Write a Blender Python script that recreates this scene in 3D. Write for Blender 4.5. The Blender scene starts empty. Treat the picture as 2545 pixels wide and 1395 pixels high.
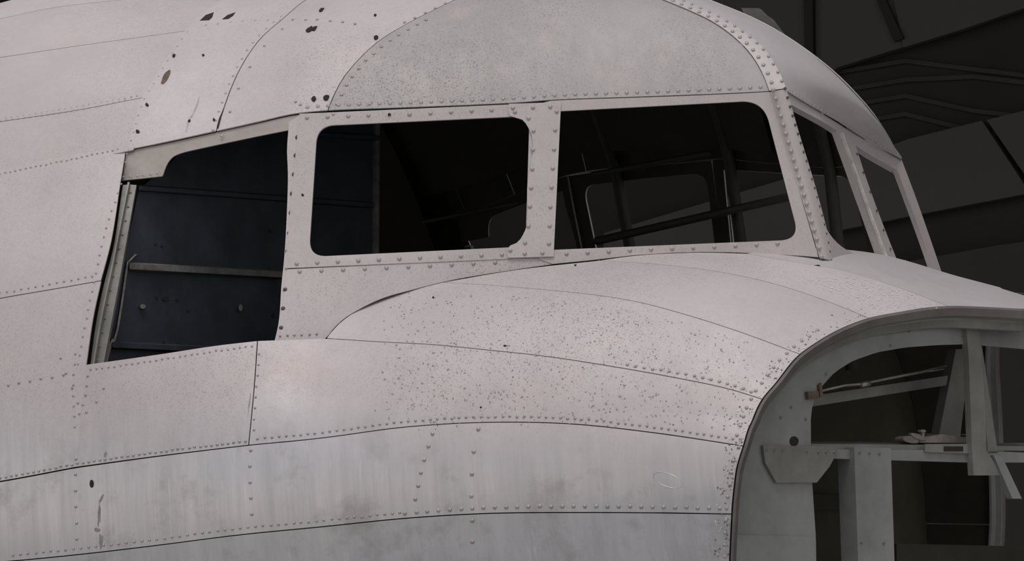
import bpy, bmesh, math, random
from mathutils import Vector, Matrix, Quaternion

import numpy as np
# ---------------------------------------------------------------- view geometry (aircraft frame: x nose, y port, z up)
R = math.radians
PITCH, YAW, ELEV, DIST, FPX, IW, IH = R(5.0), R(28.0), R(5.0), 8.5, 8500.0, 2545, 1395
ORIGIN = np.array([0.0, 0.0, 2.6])
M = np.array([[math.cos(PITCH), 0, -math.sin(PITCH)], [0, 1, 0], [math.sin(PITCH), 0, math.cos(PITCH)]])  # aircraft -> world
VD = np.array([-math.sin(YAW)*math.cos(ELEV), math.cos(YAW)*math.cos(ELEV), math.sin(ELEV)])
VR = np.array([math.cos(YAW), math.sin(YAW), 0.0])
VU = np.cross(VR, VD)
REF = M @ np.array([0.0, -1.0, 0.0]) + ORIGIN
CAM = REF - DIST*VD - VR*((1175-IW/2)/FPX*DIST) - VU*((IH/2-1200)/FPX*DIST)
CAMA = M.T @ (CAM - ORIGIN)
VDa, VRa, VUa = M.T @ VD, M.T @ VR, M.T @ VU

def proj(P):
    d = np.asarray(P, float) - CAMA
    w = d @ VDa
    return np.stack([IW/2 + FPX*(d @ VRa)/w, IH/2 - FPX*(d @ VUa)/w], -1)

def ray(p):
    p = np.asarray(p, float)
    v = VDa + ((p[..., 0:1]-IW/2)/FPX)*VRa + ((IH/2-p[..., 1:2])/FPX)*VUa
    return v/np.linalg.norm(v, axis=-1, keepdims=True)

def hit(p, P0, n):
    r = ray(p)
    t = ((np.asarray(P0, float)-CAMA) @ n)/(r @ n)
    return CAMA + r*t[..., None]

def pchip(xk, yk):
    xk = np.array(xk, float); yk = np.array(yk, float)
    h = np.diff(xk); d = np.diff(yk)/h
    m = np.zeros_like(yk)
    for i in range(1, len(xk)-1):
        if d[i-1]*d[i] > 0:
            w1, w2 = 2*h[i]+h[i-1], h[i]+2*h[i-1]
            m[i] = (w1+w2)/(w1/d[i-1]+w2/d[i])
    m[0], m[-1] = d[0], d[-1]
    def f(x):
        x = np.asarray(x, float)
        i = np.clip(np.searchsorted(xk, x)-1, 0, len(h)-1)
        t = (x-xk[i])/h[i]
        lo, hi = t < 0, t > 1
        tt = np.clip(t, 0, 1)
        y = (2*tt**3-3*tt**2+1)*yk[i]+(tt**3-2*tt**2+tt)*h[i]*m[i]+(-2*tt**3+3*tt**2)*yk[i+1]+(tt**3-tt**2)*h[i]*m[i+1]
        y = y+np.where(lo, t*h[i]*m[i], 0)+np.where(hi, (t-1)*h[i]*m[i+1], 0)
        return y
    return f

def spl(xk, yk):          # natural cubic spline with linear ends
    xk = np.array(xk, float); yk = np.array(yk, float); n = len(xk)
    h = np.diff(xk); A = np.eye(n); b = np.zeros(n)
    for i in range(1, n-1):
        A[i, i-1], A[i, i], A[i, i+1] = h[i-1], 2*(h[i-1]+h[i]), h[i]
        b[i] = 6*((yk[i+1]-yk[i])/h[i]-(yk[i]-yk[i-1])/h[i-1])
    m2 = np.linalg.solve(A, b)
    def f(x):
        x = np.asarray(x, float)
        xc = np.clip(x, xk[0], xk[-1])
        i = np.clip(np.searchsorted(xk, xc)-1, 0, n-2)
        a, c = xk[i+1]-xc, xc-xk[i]
        y = (m2[i]*a**3+m2[i+1]*c**3)/(6*h[i])+(yk[i]/h[i]-m2[i]*h[i]/6)*a+(yk[i+1]/h[i]-m2[i+1]*h[i]/6)*c
        s0 = (yk[1]-yk[0])/h[0]-h[0]*(2*m2[0]+m2[1])/6
        s1 = (yk[-1]-yk[-2])/h[-1]+h[-1]*(m2[-2]+2*m2[-1])/6
        return y+np.where(x < xk[0], (x-xk[0])*s0, 0)+np.where(x > xk[-1], (x-xk[-1])*s1, 0)
    return f

def resample(pts, n, smooth=True):
    p = np.array(pts, float)
    s = np.concatenate([[0], np.cumsum(np.linalg.norm(np.diff(p, axis=0), axis=1))])
    t = np.linspace(0, s[-1], n)
    if smooth and len(p) > 2:
        return np.stack([pchip2(s, p[:, k])(t) for k in range(p.shape[1])], -1)
    return np.stack([np.interp(t, s, p[:, k]) for k in range(p.shape[1])], -1)

def pchip2(s, y):         # monotone-safe smooth curve (Catmull tangents)
    s = np.array(s, float); y = np.array(y, float)
    m = np.gradient(y, s) if len(s) > 2 else np.full(len(s), (y[-1]-y[0])/(s[-1]-s[0]))
    h = np.diff(s)
    def f(x):
        i = np.clip(np.searchsorted(s, x)-1, 0, len(h)-1)
        t = (x-s[i])/h[i]
        return (2*t**3-3*t**2+1)*y[i]+(t**3-2*t**2+t)*h[i]*m[i]+(-2*t**3+3*t**2)*y[i+1]+(t**3-t**2)*h[i]*m[i+1]
    return f

# ---------------------------------------------------------------- the hull: u = station x, v = angle in degrees (-90 keel, 0 waist, 90 top, >90 port)
Wf = spl([-3.2, -2.0, -1.0, -.5, 0, .4, .7, .9], [1.24, 1.235, 1.20, 1.125, 1.03, .97, .93, .90])
Tf = pchip([-3.2, -2.2, -1.6, -1.05, -.75, -.41, -.19, .15, .41, .64, .86, 1.0, 1.1], [1.61, 1.665, 1.695, 1.57, 1.13, .775, .735, .665, .63, .585, .487, .425, .380])
Nf = pchip([-3.2, -1.0, -.5, 0, .4, .86], [2.0, 2.0, 2.0, 2.2, 2.3, 2.05])
Bf = pchip([-3.2, -1.0, 0, .9], [1.2, 1.2, 1.1, .95])

def hull(u, v):
    u = np.asarray(u, float); t = np.radians(np.asarray(v, float))
    c, s = np.cos(t), np.sin(t)
    n = np.where(s > 0, Nf(u), 2.0)
    e = 2.0/n
    y = -Wf(u)*np.sign(c)*np.abs(c)**e
    z = np.where(s > 0, Tf(u), Bf(u))*np.sign(s)*np.abs(s)**e
    return np.stack([u, y, z+tauh(u)*y*np.clip(z/.3+.4, 0, 1)], -1)

# ---------------------------------------------------------------- the cabin: v 0..1 side wall, 1..2 roof to the crown, 2..3 port roof, 3..4 port wall
SEAM = [(150, 408), (313, 374), (400, 357), (540, 327), (640, 305), (745, 283), (830, 276), (1000, 270), (1265, 259), (1395, 250), (1600, 243), (1800, 235), (1914, 229), (1955, 226), (2040, 222)]
SEAMX, SEAMY = np.array(SEAM, float).T
seam_py = pchip(SEAMX, SEAMY)
ysf = spl([-1.4, -1.05, -.57, -.1, .3, .52, .75], [-1.0, -.89, -.79, -.60, -.41, -.305, -.20])
_xs = np.linspace(-1.4, .85, 91)
_zs = np.full_like(_xs, .95)
for _ in range(30):
    q = proj(np.stack([_xs, ysf(_xs), _zs], -1))
    _zs = _zs + (q[:, 1]-seam_py(q[:, 0]))*DIST/FPX
zsf = lambda x: np.interp(x, _xs, _zs)
ksf = pchip([-1.4, -.6, 0, .55, .9], [.30, .28, .15, .05, .03])       # tumblehome of the side wall
tauf = pchip([-1.4, -.5, 0, .3, .6, .9], [0, 0, .03, .11, .25, .30])
tauh = pchip([-3.2, -.2, .2, .5, .9, 1.2], [0, 0, .02, .06, .155, .21])
CROWN_X = [-1.6, -1.1, -.7, -.3, .0, .2, .35, .48, .58, .66]
CROWN_Z = [1.60, 1.57, 1.55, 1.485, 1.41, 1.355, 1.295, 1.215, 1.14, 1.07]
tcf = spl(CROWN_X, CROWN_Z)
tnf = pchip([-1.4, -1.05, -.57, 0, .5, .9], [.80, .80, .60, .45, .35, .3])  # dy/dz of the roof where it leaves the seam
Taf = pchip([-3.2, -2.2, -1.6, -1.05, -.5, 0], [1.61, 1.665, 1.695, 1.57, 1.50, 1.45])
def aft_hull(u, v):
    t = np.radians(v); return np.stack([u, -Wf(u)*np.cos(t), Taf(u)*np.sin(t)], -1)
def cabin(u, v):
    u = np.asarray(u, float); v = np.asarray(v, float)
    u, v = np.broadcast_arrays(u, v)
    port = v > 2
    vv = np.where(port, 4-v, v)
    ys, tau = ysf(u), tauf(u)
    zs = zsf(u) + tau*ys                       # level value
    k, tn, T = ksf(u), tnf(u), tcf(u)
    # side wall
    zb = zs-(1-vv)*.62
    yb = ys-k*(zs-zb)
    # roof
    s = np.clip(vv-1, 0, 1)
    L = np.hypot(ys, T-zs)
    d = np.sqrt(1+tn**2)
    p1y, p1z = ys+.42*L*tn/d, zs+np.minimum(.42*L/d, .92*(T-zs))
    p2y, p2z = ys*.48, T
    yr = (1-s)**3*ys+3*(1-s)**2*s*p1y+3*(1-s)*s*s*p2y
    zr = (1-s)**3*zs+3*(1-s)**2*s*p1z+3*(1-s)*s*s*p2z+s**3*T
    y = np.where(vv < 1, yb, yr); z = np.where(vv < 1, zb, zr)
    # aft of the hatch post the roof runs into the round hull
    w = np.clip((-.60-u)/.45, 0, 1); w = w*w*(3-2*w)
    ths = np.degrees(np.arcsin(np.clip(zs/Taf(u), -1, 1)))
    Hq = aft_hull(u, ths+(90-ths)*s)
    y = np.where(vv >= 1, y*(1-w)+Hq[..., 1]*w, y+w*(Hq[..., 1]-ys)); z = np.where(vv >= 1, z*(1-w)+Hq[..., 2]*w, z)
    y = np.where(port, -y, y)
    return np.stack([u, y, z-tau*y], -1)

def inverse(S, pts, rng=None, n=170):
    ur, vr = rng or (CAB_R if S is cabin else HULL_R)
    pts = np.atleast_2d(np.array(pts, float))
    key = (S.__name__, ur, vr, n)
    if key not in _GRID:
        U, V = np.meshgrid(np.linspace(*ur, n), np.linspace(*vr, n), indexing='ij')
        P = S(U, V).reshape(-1, 3)
        _GRID[key] = (U.reshape(-1), V.reshape(-1), proj(P), (P-CAMA) @ VDa)
    uf, vf, Q, D = _GRID[key]
    uv = np.zeros((len(pts), 2))
    for i, p in enumerate(pts):
        d2 = ((Q-p)**2).sum(1)
        k = np.where(d2 < max(d2.min()*4, 700.0), D*1e3+np.sqrt(d2)*.5, 1e12).argmin()
        uv[i] = uf[k], vf[k]
    sv = vr[1]-vr[0]; h = 1e-4; hv = h*sv
    for _ in range(30):
        q = proj(S(uv[:, 0], uv[:, 1])); e = pts-q
        ju = (proj(S(uv[:, 0]+h, uv[:, 1]))-q)/h; jv = (proj(S(uv[:, 0], uv[:, 1]+hv))-q)/h
        a, b, d = (ju*ju).sum(1)+1, (ju*jv).sum(1), (jv*jv).sum(1)+1
        eu, ev = (ju*e).sum(1), (jv*e).sum(1); det = a*d-b*b
        st = np.stack([(d*eu-b*ev)/det, (a*ev-b*eu)/det], -1)
        st = np.clip(st, [-.08, -.05], [.08, .05])
        uv = np.clip(uv+st*[1, sv], [ur[0], vr[0]], [ur[1], vr[1]])
        if abs(st).max() < 1e-5: break
    res = np.linalg.norm(pts-proj(S(uv[:, 0], uv[:, 1])), axis=1)
    if res.max() > 3: BAD.append((S.__name__, pts[res.argmax()].tolist(), round(float(res.max()), 1)))
    return uv
_GRID = {}; BAD = []
HULL_R = ((-3.2, 1.25), (-60, 150)); CAB_R = ((-1.5, .8), (-.6, 2.9))
EXPOSURE, SKY, SUN, SUN_DIR = 0.28, 0.55, 1.05, (-.10, .36, -1.0)
# ---------------------------------------------------------------- camera, sky, sun, exposure
scene = bpy.context.scene
COL = scene.collection
cam_data = bpy.data.cameras.new('camera')
cam = bpy.data.objects.new('camera', cam_data); COL.objects.link(cam)
cam_data.sensor_width = 36.0
cam_data.lens = 36.0*FPX/IW
cam_data.clip_start, cam_data.clip_end = 0.1, 500
cam.matrix_world = Matrix(((VR[0], VU[0], -VD[0], CAM[0]), (VR[1], VU[1], -VD[1], CAM[1]), (VR[2], VU[2], -VD[2], CAM[2]), (0, 0, 0, 1)))
scene.camera = cam
vs = scene.view_settings
scene.display_settings.display_device = 'sRGB'
vs.view_transform = 'Standard'; vs.look = 'None'; vs.gamma = 1.0; vs.use_curve_mapping = False
vs.exposure = EXPOSURE

world = bpy.data.worlds.new('overcast_sky'); scene.world = world; world.use_nodes = True
nt = world.node_tree; nt.nodes.clear()
wo = nt.nodes.new('ShaderNodeOutputWorld'); bg = nt.nodes.new('ShaderNodeBackground')
tc = nt.nodes.new('ShaderNodeTexCoord'); sx = nt.nodes.new('ShaderNodeSeparateXYZ'); rp = nt.nodes.new('ShaderNodeValToRGB')
nt.links.new(tc.outputs['Generated'], sx.inputs[0]); nt.links.new(sx.outputs['Z'], rp.inputs['Fac'])
el = rp.color_ramp.elements
el[0].position, el[0].color = 0.0, (1.08, .90, .78, 1)
el[1].position, el[1].color = 1.0, (.80, .80, .88, 1)
for p_, c_ in ((.05, (.95, .83, .76, 1)), (.14, (.86, .79, .77, 1)), (.35, (.84, .79, .80, 1))):
    e_ = el.new(p_); e_.color = c_
nt.links.new(rp.outputs['Color'], bg.inputs['Color']); bg.inputs['Strength'].default_value = SKY
nt.links.new(bg.outputs[0], wo.inputs['Surface'])

sun_d = bpy.data.lights.new('sun', 'SUN'); sun = bpy.data.objects.new('sun', sun_d); COL.objects.link(sun)
sun_d.energy, sun_d.angle, sun_d.color = SUN, R(25), (1.0, .93, .88)
sun.rotation_euler = Vector(SUN_DIR).to_track_quat('-Z', 'Y').to_euler()
sun.location = (-6, -6, 12)
# ---------------------------------------------------------------- materials
def mat(name, col, rough=.6, metal=0.0, noise=None, bump=0.0, bscale=40):
    m = bpy.data.materials.new(name); m.use_nodes = True
    t = m.node_tree; b = t.nodes['Principled BSDF']
    b.inputs['Base Color'].default_value = (*col, 1); b.inputs['Roughness'].default_value = rough; b.inputs['Metallic'].default_value = metal
    c = t.nodes.new('ShaderNodeTexCoord')
    if noise:
        n = t.nodes.new('ShaderNodeTexNoise'); n.inputs['Scale'].default_value = noise[0]; n.inputs['Detail'].default_value = 6; n.inputs['Roughness'].default_value = .65
        t.links.new(c.outputs['Object'], n.inputs['Vector'])
        r = t.nodes.new('ShaderNodeMapRange'); r.inputs['From Min'].default_value = .3; r.inputs['From Max'].default_value = .7
        r.inputs['To Min'].default_value = 1-noise[1]; r.inputs['To Max'].default_value = 1+noise[1]
        t.links.new(n.outputs['Fac'], r.inputs['Value'])
        x = t.nodes.new('ShaderNodeMix'); x.data_type = 'RGBA'; x.blend_type = 'MULTIPLY'; x.inputs['Factor'].default_value = 1
        x.inputs['A'].default_value = (*col, 1); t.links.new(r.outputs[0], x.inputs['B']); t.links.new(x.outputs['Result'], b.inputs['Base Color'])
    if bump:
        n2 = t.nodes.new('ShaderNodeTexNoise'); n2.inputs['Scale'].default_value = bscale; n2.inputs['Detail'].default_value = 4
        t.links.new(c.outputs['Object'], n2.inputs['Vector'])
        bp = t.nodes.new('ShaderNodeBump'); bp.inputs['Strength'].default_value = bump; bp.inputs['Distance'].default_value = .01
        t.links.new(n2.outputs['Fac'], bp.inputs['Height']); t.links.new(bp.outputs[0], b.inputs['Normal'])
    return m

def skin_mat(name, speck=1.0, base=(.60, .565, .575), wear=1.0):
    """weathered bare aluminium: dull and pitted above the waist, polished and rain-streaked below"""
    m = bpy.data.materials.new(name); m.use_nodes = True
    t = m.node_tree; N = t.nodes.new; L = t.links.new
    b = t.nodes['Principled BSDF']
    c = N('ShaderNodeTexCoord'); sep = N('ShaderNodeSeparateXYZ'); L(c.outputs['Object'], sep.inputs[0])
    def mth(op, a, bb=None, cl=False):
        n = N('ShaderNodeMath'); n.operation = op; n.use_clamp = cl
        for i, v in enumerate((a, bb)):
            if v is None: continue
            if isinstance(v, (int, float)): n.inputs[i].default_value = v
            else: L(v, n.inputs[i])
        return n.outputs[0]
    def noise(scale, det=4, rough=.6, sxyz=None, off=0):
        n = N('ShaderNodeTexNoise'); n.inputs['Scale'].default_value = scale; n.inputs['Detail'].default_value = det; n.inputs['Roughness'].default_value = rough
        mp = N('ShaderNodeMapping'); L(c.outputs['Object'], mp.inputs['Vector'])
        mp.inputs['Scale'].default_value = sxyz or (1, 1, 1); mp.inputs['Location'].default_value = (off, off*.7, off*1.3)
        L(mp.outputs[0], n.inputs['Vector']); return n.outputs['Fac']
    def rng(v, a, bb, lo, hi):
        n = N('ShaderNodeMapRange'); n.inputs['From Min'].default_value = a; n.inputs['From Max'].default_value = bb
        n.inputs['To Min'].default_value = lo; n.inputs['To Max'].default_value = hi; L(v, n.inputs['Value']); return n.outputs[0]
    def mixc(f, a, bb, mode='MIX'):
        n = N('ShaderNodeMix'); n.data_type = 'RGBA'; n.blend_type = mode
        for k, v in (('Factor', f), ('A', a), ('B', bb)):
            if isinstance(v, tuple): n.inputs[k].default_value = (*v, 1)
            elif isinstance(v, (int, float)): n.inputs[k].default_value = v
            else: L(v, n.inputs[k])
        return n.outputs['Result']
    # how dull the metal is: polished below the waist line, oxidised above
    low = mth('ADD', sep.outputs['Z'], mth('MULTIPLY', sep.outputs['X'], .15))
    dull = mth('ADD', rng(low, -.08, .26, 0, 1), mth('MULTIPLY', mth('SUBTRACT', noise(3, 5), .5), .9))
    dull = rng(dull, .15, .85, 0, 1)
    # broad blotches
    col = mixc(rng(noise(2.6, 6, .6, off=3), .35, .68, 0, 1), base, tuple(v*.87 for v in base))
    col = mixc(mth('MULTIPLY', rng(noise(7, 5, .7, off=8), .52, .75, 0, 1), .35), col, (.44, .43, .46))
    col = mixc(mth('MULTIPLY', rng(noise(5, 4, .6, off=13), .55, .75, 0, 1), .35), col, (.66, .54, .50))
    col = mixc(mth('MULTIPLY', rng(noise(60, 3, .7, off=1), .35, .7, 0, 1), .22), col, (.42, .40, .40))
    # grey-brown pitting, in patches
    reg = rng(noise(1.9, 3, .55, off=21), .38, .62, 0.15, 1)
    v1 = N('ShaderNodeTexVoronoi'); v1.inputs['Scale'].default_value = 135; v1.inputs['Randomness'].default_value = 1
    mpv = N('ShaderNodeMapping'); mpv.inputs['Scale'].default_value = (1, 1, .8)
    L(c.outputs['Object'], mpv.inputs['Vector']); L(mpv.outputs[0], v1.inputs['Vector'])
    sepc = N('ShaderNodeSeparateColor'); L(v1.outputs['Color'], sepc.inputs[0])
    size = rng(sepc.outputs[0], .1, 1, .03, .40)
    pit = rng(mth('SUBTRACT', size, v1.outputs['Distance']), 0, .09, 0, 1)
    pit = mth('MULTIPLY', pit, reg)
    fine = rng(noise(190, 2, .6, off=5), .54, .66, 0, 1)
    pit = mth('MAXIMUM', pit, mth('MULTIPLY', fine, mth('MULTIPLY', reg, .75)))
    pit = mth('MULTIPLY', mth('MULTIPLY', pit, rng(sep.outputs['Z'], .02, .32, 0, 1)), rng(sep.outputs['X'], -.9, -.35, .35*.75*speck, .75*speck), True)
    col = mixc(pit, col, (.235, .215, .205))
    # polished lower metal with run marks
    streak = noise(1, 5, .7, (26, 26, 1.1), 2)
    pol = mixc(rng(streak, .35, .7, 0, 1), (.665, .68, .71), (.53, .55, .575))
    pol = mixc(mth('MULTIPLY', rng(noise(1, 3, .6, (60, 60, 1.6), 7), .62, .72, 0, 1), .45), pol, (.78, .78, .79))
    pol = mixc(mth('MULTIPLY', rng(noise(6, 6, .7, off=31), .52, .70, 0, 1), .6), pol, (.34, .335, .33))
    col = mixc(dull, pol, col)
    oi = N('ShaderNodeObjectInfo')
    tint = rng(oi.outputs['Random'], 0, 1, .95, 1.04)
    mul = N('ShaderNodeVectorMath'); mul.operation = 'SCALE'; L(col, mul.inputs[0]); L(tint, mul.inputs['Scale'])
    L(mul.outputs[0], b.inputs['Base Color'])
    L(rng(dull, 0, 1, .90, .20), b.inputs['Metallic'])
    rg = mth('ADD', rng(dull, 0, 1, .27, .62), mth('MULTIPLY', mth('SUBTRACT', streak, .5), .25))
    L(rg, b.inputs['Roughness'])
    bp = N('ShaderNodeBump'); bp.inputs['Strength'].default_value = .35; bp.inputs['Distance'].default_value = .004
    hgt = mth('ADD', mth('MULTIPLY', noise(4.5, 2, .5, off=17), 1.6), mth('MULTIPLY', pit, -.22))
    hgt = mth('ADD', hgt, mth('MULTIPLY', noise(45, 3, .6, off=11), .10))
    L(hgt, bp.inputs['Height']); L(bp.outputs[0], b.inputs['Normal'])
    return m

SKIN = skin_mat('weathered_aluminium', 1.0)
ROOF = skin_mat('pitted_roof_aluminium', 1.25, (.41, .398, .402))
SKIN_SMOOTH = skin_mat('smooth_aluminium', .12, (.53, .515, .53))
FRAME = skin_mat('frame_aluminium', .45, (.58, .555, .55))
JAMB = mat('grey_primed_frame', (.22, .22, .20), .5, .2, (9, .3), .1)
FLANGE = mat('dull_flange_metal', (.40, .38, .355), .5, .25, (12, .15), .08)
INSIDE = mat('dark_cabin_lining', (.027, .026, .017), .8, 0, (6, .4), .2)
DARK = mat('painted_hole_shade', (.02, .016, .014), .9)  # for dark patches laid on the metal; a hole's inner shade as colour
BLUE = mat('dark_blue_paint', (.027, .036, .050), .55, 0, (7, .45), .15, 25)
BLUE_LIT = mat('lit_blue_edge', (.13, .135, .13), .6, 0, (20, .5), .2)  # paler blue: the light on the edges is put into the colour
SEAL = mat('flaking_sealant', (.30, .28, .25), .8, 0, (30, .4), .5)
GREEN = mat('grey_green_primer', (.22, .238, .236), .5, .1, (5, .22), .12, 20)
GREEN2 = mat('olive_grey_primer', (.19, .198, .182), .5, .1, (6, .25), .12, 20)
RIM = mat('rim_rubber_grey', (.13, .125, .118), .55, .1, (8, .25), .1)
OLIVE = mat('olive_lining', (.035, .034, .018), .8, 0, (4, .4), .15)
STEEL = mat('dull_steel', (.33, .31, .29), .45, .6, (14, .25), .1)
STEELD = mat('dusty_alloy', (.27, .25, .235), .6, .2, (16, .3), .2)
BROWN = mat('rusty_clamp', (.13, .095, .07), .7, .2, (25, .4), .2)
RIVET = mat('rivet_metal', (.40, .375, .365), .5, .4, (30, .2))
RIVET_D = mat('dark_screw', (.10, .09, .085), .6, .3)
RIVET_G = mat('primed_rivet', (.16, .165, .16), .5, .2)

# ---------------------------------------------------------------- object helpers
def link(o, parent=None):
    COL.objects.link(o)
    if parent: o.parent = parent
    return o
def mesh_obj(name, verts, faces, material, parent=None, smooth=True, mats=None, fm=None):
    me = bpy.data.meshes.new(name)
    me.from_pydata([tuple(map(float, v)) for v in verts], [], [tuple(map(int, f)) for f in faces])
    for mm in (mats or [material]): me.materials.append(mm)
    if fm is not None: me.polygons.foreach_set('material_index', fm)
    me.polygons.foreach_set('use_smooth', [bool(smooth)]*len(me.polygons)); me.update()
    return link(bpy.data.objects.new(name, me), parent)

def vnormals(V, F):
    N = np.zeros_like(V)
    for f in F:
        p = V[list(f)]
        n = np.cross(p[2]-p[0], p[-1]-p[1]) if len(f) == 4 else np.cross(p[1]-p[0], p[2]-p[0])
        for i in f: N[i] += n
    l = np.linalg.norm(N, axis=1, keepdims=True); l[l == 0] = 1
    N = N/l
    s = np.sign(((CAMA-V)*N).sum(1)); 
    return N if s.sum() >= 0 else -N, s.sum() >= 0

def sheet(name, V, F, material, parent, lift=0.0, thick=.004, inner=None, smooth=True, port=None):
    """a curved sheet of metal with real thickness; seen side faces the viewer's side of the hull"""
    V = np.asarray(V, float)
    N, ok = vnormals(V, F)
    if not ok: F = [tuple(reversed(f)) for f in F]
    n = len(V)
    top, bot = V+N*lift, V+N*(lift-thick)
    cnt = {}
    for f in F:
        for a, b in zip(f, f[1:]+f[:1]):
            cnt[(a, b)] = 1
    edges = [e for e in cnt if (e[1], e[0]) not in cnt]
    verts = [*top, *bot]; faces = list(F); fm = [0]*len(F)
    faces += [tuple(i+n for i in reversed(f)) for f in F]; fm += [1]*len(F)
    k = 2*n
    for a, b in edges:
        verts += [top[a], bot[a], bot[b], top[b]]; faces.append((k, k+1, k+2, k+3)); fm.append(0); k += 4
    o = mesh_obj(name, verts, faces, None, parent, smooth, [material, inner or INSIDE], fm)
    if port:
        P = port(np.array(verts))
        mesh_obj(name, P, [tuple(reversed(f)) for f in faces], None, parent, smooth, [material, inner or INSIDE], fm)
    return o

def port_hull(P):
    Q = P.copy(); Q[:, 1] = -P[:, 1]; Q[:, 2] = P[:, 2]-2*tauh(P[:, 0])*P[:, 1]*np.clip(P[:, 2]/.3+.4, 0, 1); return Q
def port_cabin(P):
    Q = P.copy(); Q[:, 1] = -P[:, 1]; Q[:, 2] = P[:, 2]+2*tauf(P[:, 0])*P[:, 1]; return Q

def on(S, pts, n=None):
    """image polyline -> (u, v) polyline on surface S"""
    q = resample(pts, n) if n else np.array(pts, float)
    return inverse(S, q)

def coons(b, t, l, r):
    """b, t: (n,k) left to right; l, r: (m,k) bottom to top -> (m,n,k)"""
    n, m = len(b), len(l)
    s = np.linspace(0, 1, n)[None, :, None]; w = np.linspace(0, 1, m)[:, None, None]
    b, t, l, r = b[None], t[None], l[:, None], r[:, None]
    return (1-w)*b+w*t+(1-s)*l+s*r-((1-s)*(1-w)*b[:, :1]+s*(1-w)*b[:, -1:]+(1-s)*w*t[:, :1]+s*w*t[:, -1:])

def gridf(m, n):
    return [(i*n+j, i*n+j+1, (i+1)*n+j+1, (i+1)*n+j) for i in range(m-1) for j in range(n-1)]

def shrink(G, S, gap, sides='btlr'):
    """pull the border of a uv grid in by gap metres so that neighbouring sheets leave a real joint"""
    if not gap: return G
    P = S(G[..., 0], G[..., 1]); m, n = G.shape[:2]
    out = G.copy()
    A_ = slice(None)
    for k, sl, inn, ax in (('b', (0, A_), (1, A_), 0), ('t', (m-1, A_), (m-2, A_), 0), ('l', (A_, 0), (A_, 1), 0), ('r', (A_, n-1), (A_, n-2), 0)):
        if k not in sides: continue
        d = np.linalg.norm(P[inn]-P[sl], axis=-1)[:, None]; d[d < 1e-6] = 1e-6
        out[sl] = out[sl]+(G[inn]-G[sl])*np.minimum(gap/d, .45)
    return out

def panel(name, S, b, t, l, r, material, parent, nu=40, nv=14, lift=0.0, thick=.004, gap=.0013, inner=None, port=None, sides='btlr'):
    """b/t/l/r are uv polylines; resampled to a common count"""
    sc_ = np.array([1, 1.0 if S is cabin else math.pi/180])      # measure along the metal, not in degrees
    rs = lambda p, k: resample(np.array(p)*sc_, k, False)/sc_
    b, t, l, r = rs(b, nu), rs(t, nu), rs(l, nv), rs(r, nv)
    G = shrink(coons(b, t, l, r), S, gap, sides)
    V = S(G[..., 0], G[..., 1]).reshape(-1, 3)
    return sheet(name, V, gridf(nv, nu), material, parent, lift, thick, inner, port=port)

def rounded(corners, radii, k=7):
    """four sides of a rounded quadrilateral; each side runs from the middle of one corner arc to the middle of the next"""
    c = np.array(corners, float); n = len(c); arcs = []
    for i in range(n):
        a, p, d = c[i-1], c[i], c[(i+1) % n]
        u1, u2 = (a-p)/np.linalg.norm(a-p), (d-p)/np.linalg.norm(d-p)
        p0, p1 = p+u1*radii[i], p+u2*radii[i]; t = np.linspace(0, 1, 2*k+1)[:, None]
        q = p*.92+(p0+p1)*.04
        arcs.append((1-t)**2*p0+2*t*(1-t)*q+t*t*p1)
    return [np.concatenate([arcs[i][k:], arcs[(i+1) % n][:k+1]]) for i in range(n)]
def ring_sheet(name, S, outer, hole, material, parent, m=14, rows=3, **kw):
    """flat frame with an opening: outer and hole are four matching sides of image points"""
    o = np.concatenate([resample(s, m, False)[:-1] for s in outer]); h = np.concatenate([np.array([s[min(int(round(i)), len(s)-1)] if False else [np.interp(i, np.arange(len(s)), np.array(s)[:, 0]), np.interp(i, np.arange(len(s)), np.array(s)[:, 1])] for i in np.linspace(0, len(s)-1, m)])[:-1] for s in hole])
    k = len(o); uvo, uvh = inverse(S, o), inverse(S, h)
    G = np.stack([uvo*(1-w)+uvh*w for w in np.linspace(0, 1, rows)])
    V = S(G[..., 0], G[..., 1]).reshape(-1, 3)
    F = [(i*k+j, i*k+(j+1) % k, (i+1)*k+(j+1) % k, (i+1)*k+j) for i in range(rows-1) for j in range(k)]
    return sheet(name, V, F, material, parent, **kw)

def dome(r, h, seg=8):
    V = [(r*math.cos(a), r*math.sin(a), 0) for a in np.linspace(0, 2*math.pi, seg, endpoint=False)]
    V += [(.72*r*math.cos(a), .72*r*math.sin(a), h*.72) for a in np.linspace(0, 2*math.pi, seg, endpoint=False)]
    V.append((0, 0, h))
    F = [(i, (i+1) % seg, seg+(i+1) % seg, seg+i) for i in range(seg)]+[(seg+i, seg+(i+1) % seg, 2*seg) for i in range(seg)]
    return V, F
DOMES = {}
def dome_mesh(r, material):
    key = (round(r, 4), material.name)
    if key not in DOMES:
        V, F = dome(r, r*.48); me = bpy.data.meshes.new('rivet'); me.from_pydata(V, [], F); me.materials.append(material)
        me.polygons.foreach_set('use_smooth', [True]*len(F)); DOMES[key] = me
    return DOMES[key]
def snormal(S, uv):
    u, v = uv[:, 0], uv[:, 1]; hv = 1e-3 if S is cabin else .1
    a = S(u+1e-3, v)-S(u-1e-3, v); b = S(u, v+hv)-S(u, v-hv)
    n = np.cross(a, b); n /= np.linalg.norm(n, axis=1, keepdims=True)+1e-12
    s = np.sign(((CAMA-S(u, v))*n).sum(1))[:, None]
    return n*s
def place_px(S, px, lift):
    uv = inverse(S, px); n = snormal(S, uv)
    return S(uv[:, 0], uv[:, 1])+n*lift, n
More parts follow.
